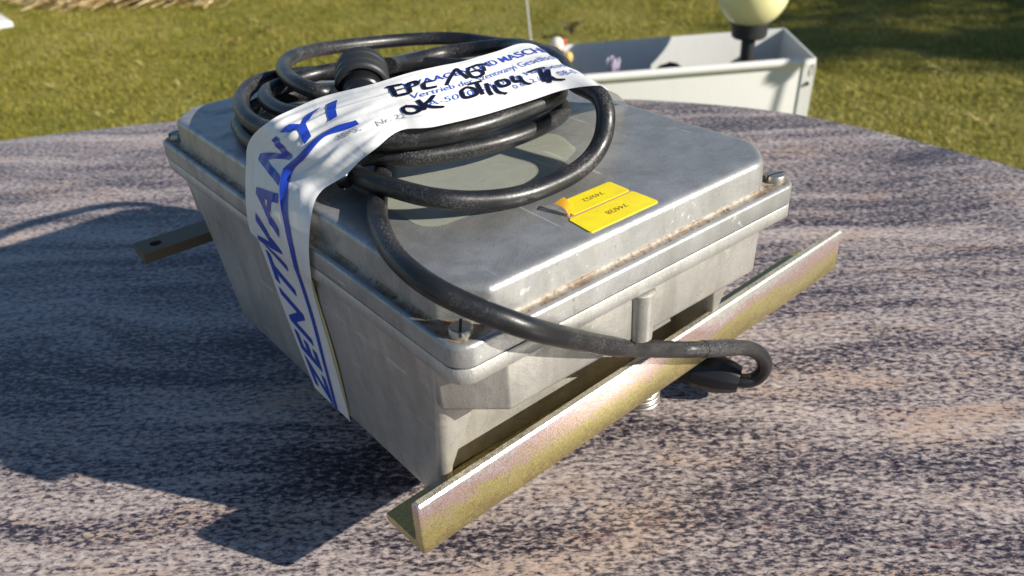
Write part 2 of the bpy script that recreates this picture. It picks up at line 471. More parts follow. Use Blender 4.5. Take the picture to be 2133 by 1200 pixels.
# grass: short mossy turf, only where the ground can be seen over the table
def in_poly(x, y, P):
    ins = np.zeros(len(x), bool); n = len(P)
    for i in range(n):
        (x0, y0), (x1, y1) = P[i], P[(i + 1) % n]
        c = ((y0 > y) != (y1 > y)) & (x < (x1 - x0) * (y - y0) / (y1 - y0 + 1e-12) + x0)
        ins ^= c
    return ins
def grass(count, poly, hmin, hmax, wid):
    P = np.array(poly); lo, hi = P.min(0), P.max(0)
    X = rng.uniform(lo[0], hi[0], count * 3); Y = rng.uniform(lo[1], hi[1], count * 3)
    k = in_poly(X, Y, poly); X, Y = X[k][:count], Y[k][:count]; n = len(X)
    clump = 0.5 + 0.5 * np.sin(X * 7.3 + 2 * np.sin(Y * 5.1)) * np.sin(Y * 6.7 + 1.7 * np.sin(X * 4.3))
    h = rng.uniform(hmin, hmax, n) * (0.55 + 0.75 * clump); a = rng.uniform(0, 2 * np.pi, n)
    lean = rng.uniform(0.5, 2.2, n) * h; w = wid * rng.uniform(0.6, 1.3, n)
    d = np.c_[np.cos(a), np.sin(a)]; s_ = np.c_[-d[:, 1], d[:, 0]]
    b = np.c_[X, Y]; z0 = np.full(n, GZ - 0.012)
    v = np.empty((n, 5, 3))
    v[:, 0, :2] = b - s_ * w[:, None]; v[:, 1, :2] = b + s_ * w[:, None]
    m = b + d * (lean * 0.4)[:, None]
    v[:, 2, :2] = m + s_ * (w * 0.8)[:, None]; v[:, 3, :2] = m - s_ * (w * 0.8)[:, None]
    v[:, 4, :2] = b + d * lean[:, None]
    v[:, 0, 2] = v[:, 1, 2] = z0; v[:, 2, 2] = v[:, 3, 2] = z0 + h * 0.7; v[:, 4, 2] = z0 + h
    idx = (np.arange(n) * 5)[:, None]
    me = bpy.data.meshes.new('grass')
    loops = np.concatenate([idx + [0, 1, 2, 3], idx + [3, 2, 4]], axis=1).ravel()
    me.vertices.add(n * 5); me.vertices.foreach_set('co', v.reshape(-1).astype(np.float32))
    me.loops.add(n * 7); me.loops.foreach_set('vertex_index', loops.astype(np.int32))
    me.polygons.add(n * 2)
    ls = (np.arange(n) * 7)[:, None] + [0, 4]
    me.polygons.foreach_set('loop_start', ls.ravel().astype(np.int32))
    me.update(calc_edges=True); me.validate()
    t = me.attributes.new('tint', 'FLOAT', 'POINT'); t.data.foreach_set('value', np.repeat(rng.uniform(0, 1, n), 5).astype(np.float32))
    me.materials.append(M['grass'])
    o = bpy.data.objects.new('grass', me); COL.objects.link(o)
    return tag(o, kind='stuff')
grass(430000, [(-0.5, 2.9), (0.55, 2.3), (1.5, 1.5), (1.9, 0.6), (2.0, -0.3), (3.0, -0.7), (5.9, 0.8), (4.5, 3.3), (3.2, 4.9), (1.7, 6.6), (0.1, 7.4), (-1.0, 5.6)], 0.006, 0.015, 0.0021)

# ================================================================== TABLE
TP = [(-0.088, 0.915), (-0.018, 0.893), (0.029, 0.872), (0.077, 0.848), (0.159, 0.802), (0.318, 0.700), (0.499, 0.551),
      (0.578, 0.459), (0.607, 0.417), (0.634, 0.368), (0.656, 0.32), (0.670, 0.271), (0.677, 0.214), (0.680, 0.162), (0.681, 0.114), (0.678, 0.055),
      (0.655, -0.08), (0.60, -0.20), (0.48, -0.34), (0.30, -0.45), (0.06, -0.51), (-0.20, -0.50), (-0.42, -0.40), (-0.62, -0.22),
      (-0.76, 0.02), (-0.84, 0.28), (-0.84, 0.52), (-0.74, 0.74), (-0.54, 0.90), (-0.30, 0.955)]
tp = np.array(TP + TP[:3])
out = crt(tp, np.linspace(1, len(TP) + 1, 241)[:-1])
for _ in range(3): out = (np.roll(out, 1, 0) + 2 * out + np.roll(out, -1, 0)) / 4
cen = np.array([-0.06, 0.21])
tn = np.roll(out, -1, 0) - np.roll(out, 1, 0); tn /= np.linalg.norm(tn, axis=1)[:, None]
nr = np.c_[tn[:, 1], -tn[:, 0]]
if ((out - cen) * nr).sum() < 0: nr = -nr
rings = []
for ins, z in ((0.030, -0.030), (0.004, -0.030), (0.0, -0.026), (0.0, -0.004), (0.0012, -0.0012), (0.004, 0.0), (0.03, 0.0)):
    q = out - nr * ins; rings.append([(x, y, z) for x, y in q])
tab = thing('garden_table', (-0.06, 0.21, GZ), 'oval garden table with polished grey and pink granite top', 'table')
tv, tf = loft(rings)
fixn(mesh('table_top', tv, tf, M['granite'], tab))
pv, pf = lathe([(0, 0.30), (0.03, 0.30), (0.045, 0.28), (0.06, 0.10), (0.30, 0.075), (0.58, 0.10), (0.655, 0.24), (0.682, 0.25)], (-0.06, 0.21, GZ), (0, 0, 1), 40)
mesh('pedestal', pv, pf, simple('grey_pedestal', (0.22, 0.22, 0.23), 0.6), tab)

# ================================================================== ALUMINIUM CASE
W, LN = 0.2068, 0.300
case = thing('metal_case', (W / 2, LN / 2, 0.0), 'cast aluminium instrument case with cable coil on its lid', 'metal case')
rect = [(0, 0), (W, 0), (W, LN), (0, LN)]
i0, ch = 0.0055, 0.0158
octo = [(i0, i0 + ch), (i0 + ch, i0), (W - i0 - ch, i0), (W - i0, i0 + ch), (W - i0, LN - i0 - ch), (W - i0 - ch, LN - i0), (i0 + ch, LN - i0), (i0, LN - i0 - ch)]
def rr(ins, z): return poly_ring(rect, 0.009, ins, 16, z)
ORAD = [.007, .007, .016, .020, .020, .016, .010, .010]
def ro(ins, z): return poly_ring(octo, ORAD, ins, 8, z)
def shift(r, k): return r[k:] + r[:k]
# the rectangle starts at corner (0,0): arc runs from the left edge to the near edge, as do octagon corners 0 and 1
lid_r = [rr(0.012, .1454), rr(0.0008, .1454), rr(0.0, .1461), rr(0.0, .1538), rr(0.0004, .1548), rr(0.0016, .1555), rr(0.0035, .1555)]
lid_o = [ro(-0.0022, .1555), ro(-0.0010, .1557), ro(-0.0003, .1565), ro(0.0001, .1580), ro(0.0006, .1680), ro(0.0010, .1693), ro(0.0018, .1703),
         ro(0.0030, .1709), ro(0.0044, .17105), ro(0.0062, .1711), ro(0.0115, .17115)]
v, f = loft(lid_r + lid_o)
lid = fixn(mesh('lid', v, f, M['lidalu'], case, sharp=48))
# soiled channel where the raised lid meets its flange (grime collected on the flange)
v, f = loft([rr(0.0022, .1556), ro(-0.0022, .1557), ro(-0.0011, .15585), ro(-0.0004, .1566), ro(-0.0001, .1574)], False, False)
fixn(mesh('grime_line', v, f, M['soiled'], lid, sharp=60))
# rim of the lower half, filed bright
v, f = loft([rr(0.0005, .1449), rr(0.0002, .1444), rr(0.0002, .1385), rr(0.0010, .1376), rr(0.0100, .1374)])
fixn(mesh('filed_rim', v, f, M['rim'], case, sharp=48))
# tub: drafted walls, near and far walls set back
def tub(z):
    t = (0.1372 - z) / 0.0917
    xi = 0.0030 + 0.0065 * t; yi = 0.0190 + 0.0180 * t
    xg = max(0.027 - (0.1126 - z) * 0.30, 0.0140) if z < .1126 else 0.027
    return [(xi, yi), (xg, yi + .001), (xg + .006, .053), (W - xg - .006, .053), (W - xg, yi + .001), (W - xi, yi), (W - xi, LN - yi), (xi, LN - yi)]
TRAD = [.004, .0015, .006, .006, .0015, .004, .010, .010]
rings = []
for z in (.1372, .1126, .10, .09, .08, .07, .062, .054, .0472): rings.append(poly_ring(tub(z), TRAD, 0, 8, z))
rings.append(poly_ring(tub(.0460), TRAD, .0004, 8, .0460)); rings.append(poly_ring(tub(.0455), TRAD, .0011, 8, .0455))
v, f = loft(rings)
fixn(mesh('tub', v, f, M['alu'], case, sharp=50))
# shelf under the rim on the near and far side, with the chamfered ends
def shelf_poly(dx, dy, far=False):
    p = [(.0034 + dx, .032), (.0034 + dx, .0216 + dy * .6), (.0245 + dx * .5, .0030 + dy), (W - .0245 - dx * .5, .0030 + dy), (W - .0034 - dx, .0216 + dy * .6), (W - .0034 - dx, .032)]
    if far: p = [(x, LN - y) for x, y in p][::-1]
    return p
for far in (False, True):
    rings = [poly_ring(shelf_poly(0, 0, far), 0.0022, 0, 6, .1373), poly_ring(shelf_poly(.0016, .0004, far), 0.0022, 0, 6, .1150),
             poly_ring(shelf_poly(.0017, .0005, far), 0.0022, 0.0005, 6, .1134), poly_ring(shelf_poly(.0018, .0005, far), 0.0022, 0.0018, 6, .1126)]
    v, f = loft(rings); fixn(mesh('shelf', v, f, M['alu'], case, sharp=48))
    yb = 0.0036 if not far else LN - 0.0036
    v, f = lathe([(0, .0036), (.0008, .0054), (.022, .0060), (.0245, .0062)], (0.1000, yb, 0.1126), (0, 0, 1), 24)
    mesh('rib', v, f, M['alu'], case)
# screws with slotted cheese heads
def screw(x, y, ang, name='lid_screw'):
    prof = [(0.0, .0020), (0.0, .0046), (.0028, .0046), (.0034, .0042), (.0036, .0034)]
    seg = 40; hv = []; hf = []
    v, f = lathe(prof, (x, y, .1555), (0, 0, 1), seg)
    f = f[:-1]                                   # open top; rebuilt with a slot below
    o = mesh(name, v, f, M['steel'], case, sharp=35)
    bm = bmesh.new(); bm.from_mesh(o.data)
    off = wl(case); top = .1555 + .0036 - off.z
    cs, sn = math.cos(ang), math.sin(ang)
    hw = .00055; dz = .0016
    def P(u_, w_, z): return bm.verts.new((x - off.x + u_ * cs - w_ * sn, y - off.y + u_ * sn + w_ * cs, z))
    for s_ in (1, -1):
        arc = []
        t0 = math.asin(hw / .0034)
        for t in np.linspace(t0, math.pi - t0, 16): arc.append(P(.0034 * math.cos(t), s_ * .0034 * math.sin(t), top))
        fc = bm.faces.new(arc if s_ > 0 else arc[::-1])
        a0 = P(.0045, s_ * hw, top - .0004); a1 = P(-.0045, s_ * hw, top - .0004); b0 = P(.0045, s_ * hw, top - dz); b1 = P(-.0045, s_ * hw, top - dz)
        bm.faces.new([a0, b0, b1, a1])
    bm.to_mesh(o.data); bm.free()
    sv, sf = box_vf(-.0047, .0047, -hw, hw, 0, .00215)
    sv = [(x + a * cs - b * sn, y + a * sn + b * cs, .1555 + .00156 + c) for a, b, c in sv]
    mesh('slot', sv, sf, M['dark'], o, smooth=False)
screw(.0085, .0085, R(52)); screw(W - .0085, .0085, R(-12)); screw(.0085, LN - .0085, R(20)); screw(W - .0085, LN - .0085, R(70))

# angle bar bolted under the near side, a little askew
A0, B0 = np.array([-.0118, .0223]), np.array([.3275, .0368])
bd = (B0 - A0) / np.linalg.norm(B0 - A0); bn = np.array([-bd[1], bd[0]])
TK, LEG, ZB = .0050, .0292, .0412
prof = [(0.0012, 0), (LEG - .001, 0), (LEG, .0012), (LEG, TK - .0008), (LEG - .0008, TK), (TK + .0022, TK), (TK + .0007, TK + .0007), (TK, TK + .0022),
        (TK, LEG - .0010), (TK - .0010, LEG), (.0010, LEG), (0, LEG - .0010), (0, .0012)]
rings = []
for e, s_ in ((A0, 1), (B0, -1)):
    for d_, k in ((0, .0006), (.0008, 0)):
        q = e + bd * d_ * s_
        cx, cy = .010, .010
        ring = []
        for a_, b_ in prof:
            aa = a_ + (k if a_ < cx else -k) * 0.8; bb = b_ + (k if b_ < .002 else (-k if b_ > LEG - .002 else 0))
            ring.append((*(q + bn * aa), ZB + bb))
        rings.append(ring)
rings = [rings[0], rings[1], rings[3], rings[2]]
v, f = loft(rings)
bar = fixn(mesh('angle_bar', v, f, M['zinc'], case, sharp=40))
tag(bar, 'long yellow zinc plated angle bar along the near foot of the case')
tv = []
for e in (A0 + bd * .0012, B0 - bd * .0012):
    for a_ in (.0012, TK - .0012): tv.append((*(e + bn * a_), ZB + LEG + .00012))
nb = 60; tv2 = []; tf2 = []
for k in range(nb):
    e = A0 + bd * (.0012 + (np.linalg.norm(B0 - A0) - .0024) * k / (nb - 1))
    for a_ in (.0011, TK - .0010): tv2.append((*(e + bn * a_), ZB + LEG + .00015))
tf2 = [(2*k, 2*k+2, 2*k+3, 2*k+1) for k in range(nb - 1)]
fixn(mesh('soiled_edge', tv2, tf2, M['zinctop'], bar, smooth=False))
# flat bar with a drilled end on the far side
fb = dict(x0=-.0272, x1=W + .027, y0=.3012, y1=.3226, z0=.0795, z1=.0862)
hx, hy, hr, ns = -.0160, .3115, .0038, 32
bm = bmesh.new(); V_ = {}
def ringv(z, r_): return [bm.verts.new((hx + r_ * math.cos(t), hy + r_ * math.sin(t), z)) for t in np.linspace(0, 2 * math.pi, ns, endpoint=False)]
def sq(z):
    o_ = []
    for t in np.linspace(0, 2 * math.pi, ns, endpoint=False):
        c, s_ = math.cos(t), math.sin(t); k = 1 / max(abs(c), abs(s_))
        xx = hx + (c * k) * (hx - fb['x0']); yy = hy + s_ * k * .0100
        o_.append(bm.verts.new((xx, min(max(yy, fb['y0']), fb['y1']), z)))
    return o_
ht, hb, st_, sb_ = ringv(fb['z1'], hr), ringv(fb['z0'], hr), sq(fb['z1']), sq(fb['z0'])
for i in range(ns):
    j = (i + 1) % ns
    bm.faces.new([ht[i], st_[i], st_[j], ht[j]]); bm.faces.new([hb[j], sb_[j], sb_[i], hb[i]]); bm.faces.new([ht[j], hb[j], hb[i], ht[i]])
    if not (abs(st_[i].co.x - (2*hx - fb['x0'])) < 1e-6 and abs(st_[j].co.x - (2*hx - fb['x0'])) < 1e-6):
        bm.faces.new([st_[j], st_[i], sb_[i], sb_[j]])
xr = 2 * hx - fb['x0']
R1 = [v_ for v_ in st_ if abs(v_.co.x - xr) < 1e-6]; R2 = [v_ for v_ in sb_ if abs(v_.co.x - xr) < 1e-6]
R1.sort(key=lambda q: q.co.y); R2.sort(key=lambda q: q.co.y)
E1 = [bm.verts.new((fb['x1'], q.co.y, fb['z1'])) for q in R1]; E2 = [bm.verts.new((fb['x1'], q.co.y, fb['z0'])) for q in R2]
bm.faces.new(R1 + E1[::-1]); bm.faces.new((R2 + E2[::-1])[::-1]); bm.faces.new([R1[0], R2[0], E2[0], E1[0]]); bm.faces.new([R1[-1], E1[-1], E2[-1], R2[-1]]); bm.faces.new(E1 + E2[::-1])
bmesh.ops.recalc_face_normals(bm, faces=bm.faces)
off = wl(case)
for v_ in bm.verts: v_.co -= off
me = bpy.data.meshes.new('flat_bar'); bm.to_mesh(me); bm.free(); me.materials.append(M['brown'])
fbar = bpy.data.objects.new('flat_bar', me); fbar.parent = case; COL.objects.link(fbar)
tag(fbar, 'short end of a flat zinc bar, coloured brown for shade, with a drilled hole, behind the case')

# feet: bolt with a stack of washers
first = None
def foot(x, y):
    v, f = lathe([(0.0, .004), (0.0, .0062), (.0105, .0062), (.0105, .0045), (.0412, .0045)], (x, y, 0.0004), (0, 0, 1), 20)
    o = mesh('foot', v, f, M['steel'], case)
    wm = None
    for k in range(5):
        r0 = .0128 - .0006 * (k % 2)
        v, f = lathe([(0, .005), (0, r0 - .0004), (.0004, r0), (.0016, r0), (.0020, r0 - .0004), (.0020, .005)], (x + .0003 * math.sin(k * 2.1), y, .0004 + k * .00225), (0, 0, 1), 40)
        mesh('washer', v, f, M['steel'], o)
foot(.1725, .0665); foot(.052, .112); foot(.1725, .2335); foot(.052, .2)
# cable gland on a block under the tub
b = mesh('gland_block', *box_vf(.166, .192, .090, .118, .0060, .0456), M['black'], case); bevel(b, .002)
v, f = lathe([(-.036, .0095), (-.006, .0095), (-.0058, .0128), (.012, .0128), (.0122, .0112), (.018, .0112), (.0182, .0126), (.032, .0122), (.042, .0096), (.0455, .0080), (.0455, .0050)], (.1931, .0650, .0208), (.0210, -.0393, -.0043), 12)
fixn(mesh('cable_gland', v, f, M['black'], case, sharp=25))

# ---- labels on the lid
def text_obj(s, size, mat, extrude=0, shear=0.0, bold=0.0, space=1.0):
    c = bpy.data.curves.new('t', 'FONT'); c.body = s; c.size = size; c.shear = shear; c.offset = bold
    c.space_character = space; c.resolution_u = 3; c.fill_mode = 'FRONT'
    o = bpy.data.objects.new('t', c); COL.objects.link(o)
    bpy.context.view_layer.update()
    me = bpy.data.meshes.new_from_object(o.evaluated_get(bpy.context.evaluated_depsgraph_get()))
    bpy.data.objects.remove(o); bpy.data.curves.remove(c)
    return me
LZ = .1712
def lid_z(x, y): return LZ
def sticker(P, name, label, wear):
    """P: four corners (x, y), rounded, 0.3 mm thick"""
    r_ = poly_ring(P, .0014, 0, 5, 0)
    top = [(x, y, LZ + .0004) for x, y, _ in r_]; low = [(x, y, LZ - .0002) for x, y, _ in r_]
    v, f = loft([low, top], True, True)
    o = fixn(mesh(name, v, f, M['label'], case, sharp=30)); tag(o, label)
    return o
s1 = sticker([(.0762, .0104), (.1166, .0106), (.1164, .0254), (.0776, .0250)], 'sticker', 'yellow label strip nearest the lid edge', 0)
s2 = sticker([(.0810, .0270), (.1162, .0270), (.1164, .0398), (.0895, .0398), (.0875, .0385)], 'sticker', 'yellow label strip with its corner peeled up', 0)
def flat_text(s, size, cx, cy, rot, mat, parent, name):
    me = text_obj(s, size, mat); n = len(me.vertices); co = np.empty(n * 3); me.vertices.foreach_get('co', co); co = co.reshape(-1, 3)
    co[:, :2] -= (co[:, :2].min(0) + co[:, :2].max(0)) / 2
    c, s_ = math.cos(rot), math.sin(rot)
    V = np.c_[cx + co[:, 0] * c - co[:, 1] * s_, cy + co[:, 0] * s_ + co[:, 1] * c, np.full(n, LZ + .00052)]
    F = [tuple(p.vertices) for p in me.polygons]; bpy.data.meshes.remove(me)
    return mesh(name, V, F, mat, parent, smooth=False)
lt = simple('label_print', (0.32, 0.21, 0.012), 0.6)
flat_text('744/28', .0043, .0985, .0178, R(180), lt, s1, 'printed_number')
flat_text('749/52', .0043, .1000, .0335, R(180), lt, s2, 'printed_number')
# glue line between the strips and the peeled corner
v, f = box_vf(.0790, .1163, .0255, .0267, LZ - .0002, LZ + .0002); mesh('glue_line', v, f, M['glue'], s2, smooth=False)
B0_, B1_ = np.array([.0797, .0268, LZ + .0003]), np.array([.0815, .0290, LZ + .0003])
T0_, T1_ = np.array([.0784, .0349, .1752]), np.array([.0837, .0342, .1768])
rows = []
for k in range(6):
    t = k / 5; bow = np.array([.0006, -.0006, .0010]) * math.sin(math.pi * t)
    e0 = B0_ + (T0_ - B0_) * t + bow; e1 = B1_ + (T1_ - B1_) * t + bow
    rows.append([tuple(e0), tuple((e0 + e1) / 2 + np.array([.0003, -.0003, .0004])), tuple(e1)])
tabm = NT('backlit_label'); tabm.set(Base_Color=(0.78, 0.42, 0.03), Roughness=0.45)  # yellow label turned orange: light coming through the flap is in the colour
tl_ = tabm.new('ShaderNodeBsdfTranslucent'); tl_.inputs[0].default_value = (0.85, 0.45, 0.02, 1)
mx_ = tabm.new('ShaderNodeMixShader'); mx_.inputs[0].default_value = 0.45
tabm.L(tabm.b.outputs[0], mx_.inputs[1]); tabm.L(tl_.outputs[0], mx_.inputs[2]); tabm.L(mx_.outputs[0], tabm.out.inputs[0])
v, f = loft(rows, False, False, closed=False)
mesh('peeled_corner', v, f, tabm.m, s2, sharp=80)
# clear film patch lying on the lid below the coil
cf = NT('clear_film'); cf.set(Base_Color=(0.74, 0.78, 0.64), Roughness=0.16)
tr_ = cf.new('ShaderNodeBsdfTransparent'); tr_.inputs[0].default_value = (0.97, 0.96, 0.90, 1); mx_ = cf.new('ShaderNodeMixShader'); mx_.inputs[0].default_value = 0.74
cf.L(cf.b.outputs[0], mx_.inputs[1]); cf.L(tr_.outputs[0], mx_.inputs[2]); cf.L(mx_.outputs[0], cf.out.inputs[0])
r_ = poly_ring([(.030, .058), (.088, .056), (.133, .078), (.140, .098), (.128, .125), (.030, .13)], .010, 0, 8, LZ + .00035)
mesh('clear_film', r_, [tuple(range(len(r_)))], cf.m, case, smooth=False)

# ================================================================== CABLE
CABLE = np.array([[0.2, 0.052, 0.019], [0.2075, 0.038, 0.0175], [0.2144, 0.0235, 0.0165], [0.22, 0.0179, 0.0185], [0.2214, 0.014, 0.027], [0.2167, 0.0134, 0.038], [0.2052, 0.0142, 0.049], [0.186, 0.015, 0.059], [0.1591, 0.0169, 0.07], [0.1414, 0.0183, 0.078], [0.0834, 0.0031, 0.116], [0.0469, -0.0062, 0.143], [0.0235, -0.0091, 0.1605], [0.0083, 0.0049, 0.1705], [0.0018, 0.0199, 0.176], [0.005, 0.0439, 0.176], [0.014, 0.0686, 0.176], [0.0256, 0.0888, 0.176], [0.0439, 0.1138, 0.176], [0.062, 0.139, 0.176], [0.085, 0.18, 0.176], [0.094, 0.215, 0.176], [0.08, 0.247, 0.176], [0.05, 0.252, 0.176], [0.028, 0.235, 0.176], [0.0205, 0.2145, 0.176], [0.018, 0.195, 0.176], [0.0205, 0.16, 0.177], [0.029, 0.13, 0.181], [0.0407, 0.1179, 0.184], [0.0522, 0.1035, 0.184], [0.0733, 0.0957, 0.183], [0.0969, 0.0898, 0.183], [0.1224, 0.0914, 0.183], [0.1431, 0.0994, 0.183], [0.155, 0.12, 0.181], [0.16, 0.155, 0.179], [0.15, 0.195, 0.178], [0.125, 0.235, 0.178], [0.098, 0.2575, 0.181], [0.0735, 0.2625, 0.184], [0.0527, 0.2591, 0.186], [0.0368, 0.2447, 0.186], [0.0254, 0.2221, 0.186], [0.0203, 0.2008, 0.186], [0.021, 0.1801, 0.186], [0.026, 0.15, 0.189], [0.033, 0.122, 0.193], [0.0411, 0.1078, 0.194], [0.0609, 0.0954, 0.194], [0.0835, 0.0897, 0.194], [0.1136, 0.0913, 0.194], [0.1351, 0.0947, 0.194], [0.15, 0.113, 0.192], [0.156, 0.15, 0.189], [0.145, 0.19, 0.188], [0.118, 0.225, 0.188], [0.085, 0.244, 0.187], [0.055, 0.2387, 0.187], [0.0444, 0.2317, 0.187], [0.038, 0.2153, 0.187], [0.0369, 0.1903, 0.188], [0.046, 0.165, 0.191], [0.062, 0.135, 0.195], [0.092, 0.117, 0.197], [0.125, 0.114, 0.198], [0.155, 0.125, 0.197], [0.185, 0.15, 0.192], [0.207, 0.19, 0.184], [0.2142, 0.2601, 0.176], [0.2056, 0.2819, 0.176], [0.1861, 0.301, 0.176], [0.1514, 0.3075, 0.179], [0.1124, 0.3016, 0.184], [0.0836, 0.2799, 0.189], [0.0644, 0.2495, 0.192], [0.0552, 0.2158, 0.194], [0.0567, 0.1947, 0.193], [0.0631, 0.1871, 0.189], [0.0235, 0.113, 0.182], [0.0302, 0.1195, 0.179], [0.0277, 0.101, 0.182], [0.029, 0.0872, 0.183], [0.0375, 0.064, 0.182], [0.0548, 0.0545, 0.178], [0.0763, 0.0489, 0.176], [0.1048, 0.0492, 0.177], [0.1225, 0.0525, 0.183], [0.1297, 0.0556, 0.194], [0.1342, 0.0645, 0.201], [0.138, 0.085, 0.202], [0.152, 0.11, 0.203], [0.162, 0.135, 0.202], [0.1756, 0.1754, 0.196], [0.1673, 0.198, 0.192], [0.1494, 0.2126, 0.19], [0.1223, 0.2076, 0.192], [0.1018, 0.1939, 0.197]])
cp = catmull(CABLE, 10)
for _ in range(4):
    cp[1:-1] = (cp[:-2] + 2 * cp[1:-1] + cp[2:]) / 4
cb = thing('power_cable', (.085, .165, .1712), 'long black rubber cable coiled on the lid, one end hanging to the gland', 'cable')
v, f = tube(cp, .0044, 14)
mesh('cord', v, f, M['rubber'], cb, sharp=80)
# connector: collar with a bright lip and a slimmer body
pc = Vector((.0818, .1905, .1925)); pa = Vector((-.50, -.82, -.24)).normalized()
v, f = lathe([(-.0155, .008), (-.0150, .0125), (-.0138, .0142), (-.0090, .0144), (-.0086, .0138), (-.0074, .0138), (-.0070, .0145), (-.0020, .0146), (-.0016, .0139), (-.0006, .0139), (-.0002, .0147), (.0040, .0147), (.0052, .0138), (.0056, .0126), (.0040, .0120), (.004, .009)], pc, pa, 40)
fixn(mesh('plug_collar', v, f, M['matt'], cb, sharp=30))
v, f = lathe([(-.002, .0085), (.0030, .0108), (.0120, .0108), (.0130, .0100), (.0220, .0098), (.0235, .0090), (.0235, .002)], pc, pa, 36)
fixn(mesh('plug_body', v, f, M['black'], cb, sharp=30))
# shrink sleeve by the gland
q = cp[(np.abs(cp[:, 2] - .062) < .006) & (cp[:, 1] < .02) & (np.arange(len(cp)) < 120)]
if len(q) > 3:
    v, f = tube(q, .0047, 16, False); mesh('cord_sleeve', v, f, M['rubber'], cb, sharp=80)

# ================================================================== PRINTED TAPE
TL = np.array([[0.0087, 0.1605, 0.043], [0.0055, 0.171, 0.0885], [0.0024, 0.1771, 0.1309], [-0.0012, 0.1759, 0.1396], [-0.0012, 0.1722, 0.1571], [0.005, 0.1782, 0.1724], [0.0087, 0.1773, 0.184], [0.0133, 0.158, 0.198], [0.0249, 0.1561, 0.201], [0.0387, 0.1473, 0.206], [0.0546, 0.1292, 0.212], [0.0738, 0.1223, 0.215], [0.0978, 0.1221, 0.214], [0.126, 0.1308, 0.211], [0.1495, 0.138, 0.209], [0.1615, 0.138, 0.205], [0.1695, 0.136, 0.195], [0.1755, 0.134, 0.18]])
TR = np.array([[0.0087, 0.1213, 0.0432], [0.0055, 0.1212, 0.0885], [0.0029, 0.1216, 0.1242], [-0.0012, 0.111, 0.1399], [-0.0012, 0.107, 0.157], [0.005, 0.1102, 0.1719], [0.0128, 0.113, 0.178], [0.0203, 0.1039, 0.185], [0.0256, 0.098, 0.192], [0.032, 0.0944, 0.197], [0.0471, 0.098, 0.2], [0.0594, 0.0878, 0.201], [0.0914, 0.083, 0.201], [0.1232, 0.079, 0.203], [0.1337, 0.066, 0.206], [0.1428, 0.0697, 0.2015], [0.17, 0.0876, 0.188], [0.1966, 0.1071, 0.1725]])
NTp = len(TL)
tt = np.linspace(0, NTp - 1, 1601)
Ld, Rd = crt(TL, tt), crt(TR, tt)
Sd = np.r_[0, np.cumsum(np.linalg.norm(np.diff((Ld + Rd) / 2, axis=0), axis=1))]
def tape_base(s, v):
    s = np.asarray(s, float); v = np.asarray(v, float)
    t = np.interp(s, Sd, tt); L_, R_ = crt(TL, t), crt(TR, t)
    return L_ * (1 - v)[:, None] + R_ * v[:, None]
def wrinkle(s, v):
    up = np.clip((s - .09) / .05, 0, 1)
    a = .00026 * np.sin(26 * v + 40 * s + 2.2 * np.sin(35 * s)) * (0.35 + 0.65 * np.sin(31 * s + 4 * v) ** 2)
    b = .0012 * np.exp(-((v - .47 - .16 * np.sin(14 * s)) / .035) ** 2) * np.clip(1 - np.abs(s - .150) / .05, 0, 1)
    c = .0011 * np.exp(-((v - .78 + 1.9 * (s - .16)) / .05) ** 2) * np.clip(1 - np.abs(s - .155) / .04, 0, 1)
    g = .0011 * np.exp(-np.abs(v - .30 - .9 * (s - .17)) / .022) * np.clip(1 - np.abs(s - .185) / .05, 0, 1)
    g += .0010 * np.exp(-np.abs(v - .62 + 2.4 * (s - .135)) / .018) * np.clip(1 - np.abs(s - .140) / .035, 0, 1)
    g += .0009 * np.exp(-np.abs(v - .50 - 5.0 * (s - .125)) / .02) * np.clip(1 - np.abs(s - .125) / .03, 0, 1)
    g += .0008 * np.exp(-np.abs(v - .85 + 1.2 * (s - .22)) / .02) * np.clip(1 - np.abs(s - .235) / .06, 0, 1)
    d = .0016 * np.sin(np.pi * v) * np.clip((s - .10) / .03, 0, 1) * np.clip((.30 - s) / .04, 0, 1)
    e = .00030 * np.sin(55 * v - 60 * s) * np.clip(1 - np.abs(s - .165) / .045, 0, 1)
    return (a + e) * up + b + c + d + g
def tape_pt(s, v, lift=0.0):
    s = np.clip(np.asarray(s, float), 0.0, Sd[-1]); v = np.asarray(v, float); e = .0006
    P = tape_base(s, v)
    ds = tape_base(np.clip(s + e, 0, Sd[-1]), v) - tape_base(np.clip(s - e, 0, Sd[-1]), v)
    dv = tape_base(s, v + .01) - tape_base(s, v - .01)
    n = np.cross(dv, ds); n /= np.linalg.norm(n, axis=1)[:, None] + 1e-12
    if lift_sign < 0: n = -n
    return P + n * (wrinkle(s, v) + lift)[:, None]
lift_sign = 1
_t = tape_pt(np.array([.25]), np.array([.5]), .01) - tape_base(np.array([.25]), np.array([.5]))
if _t[0, 2] < 0: lift_sign = -1
tape = thing('printed_tape', tuple(tape_base(np.array([0.0]), np.array([.5]))[0]), 'wide white film tape printed in blue, strapped over the coil', 'tape')
ns_, nv_ = 420, 81
S_, V_2 = np.meshgrid(np.linspace(0, Sd[-1], ns_), np.linspace(0, 1, nv_), indexing='ij')
jag = .012 * np.sin(S_ * 150 + 1) * np.sin(S_ * 67)
V_3 = V_2 + (V_2 - .5) * 2 * np.abs(V_2 - .5) * jag * np.clip((S_ - .12) / .03, 0, 1)
P = tape_pt(S_.ravel(), V_3.ravel())
F = [(i*nv_+j, i*nv_+j+1, (i+1)*nv_+j+1, (i+1)*nv_+j) for i in range(ns_-1) for j in range(nv_-1)]
mesh('tape_band', P, F, M['tape'], tape, sharp=180)
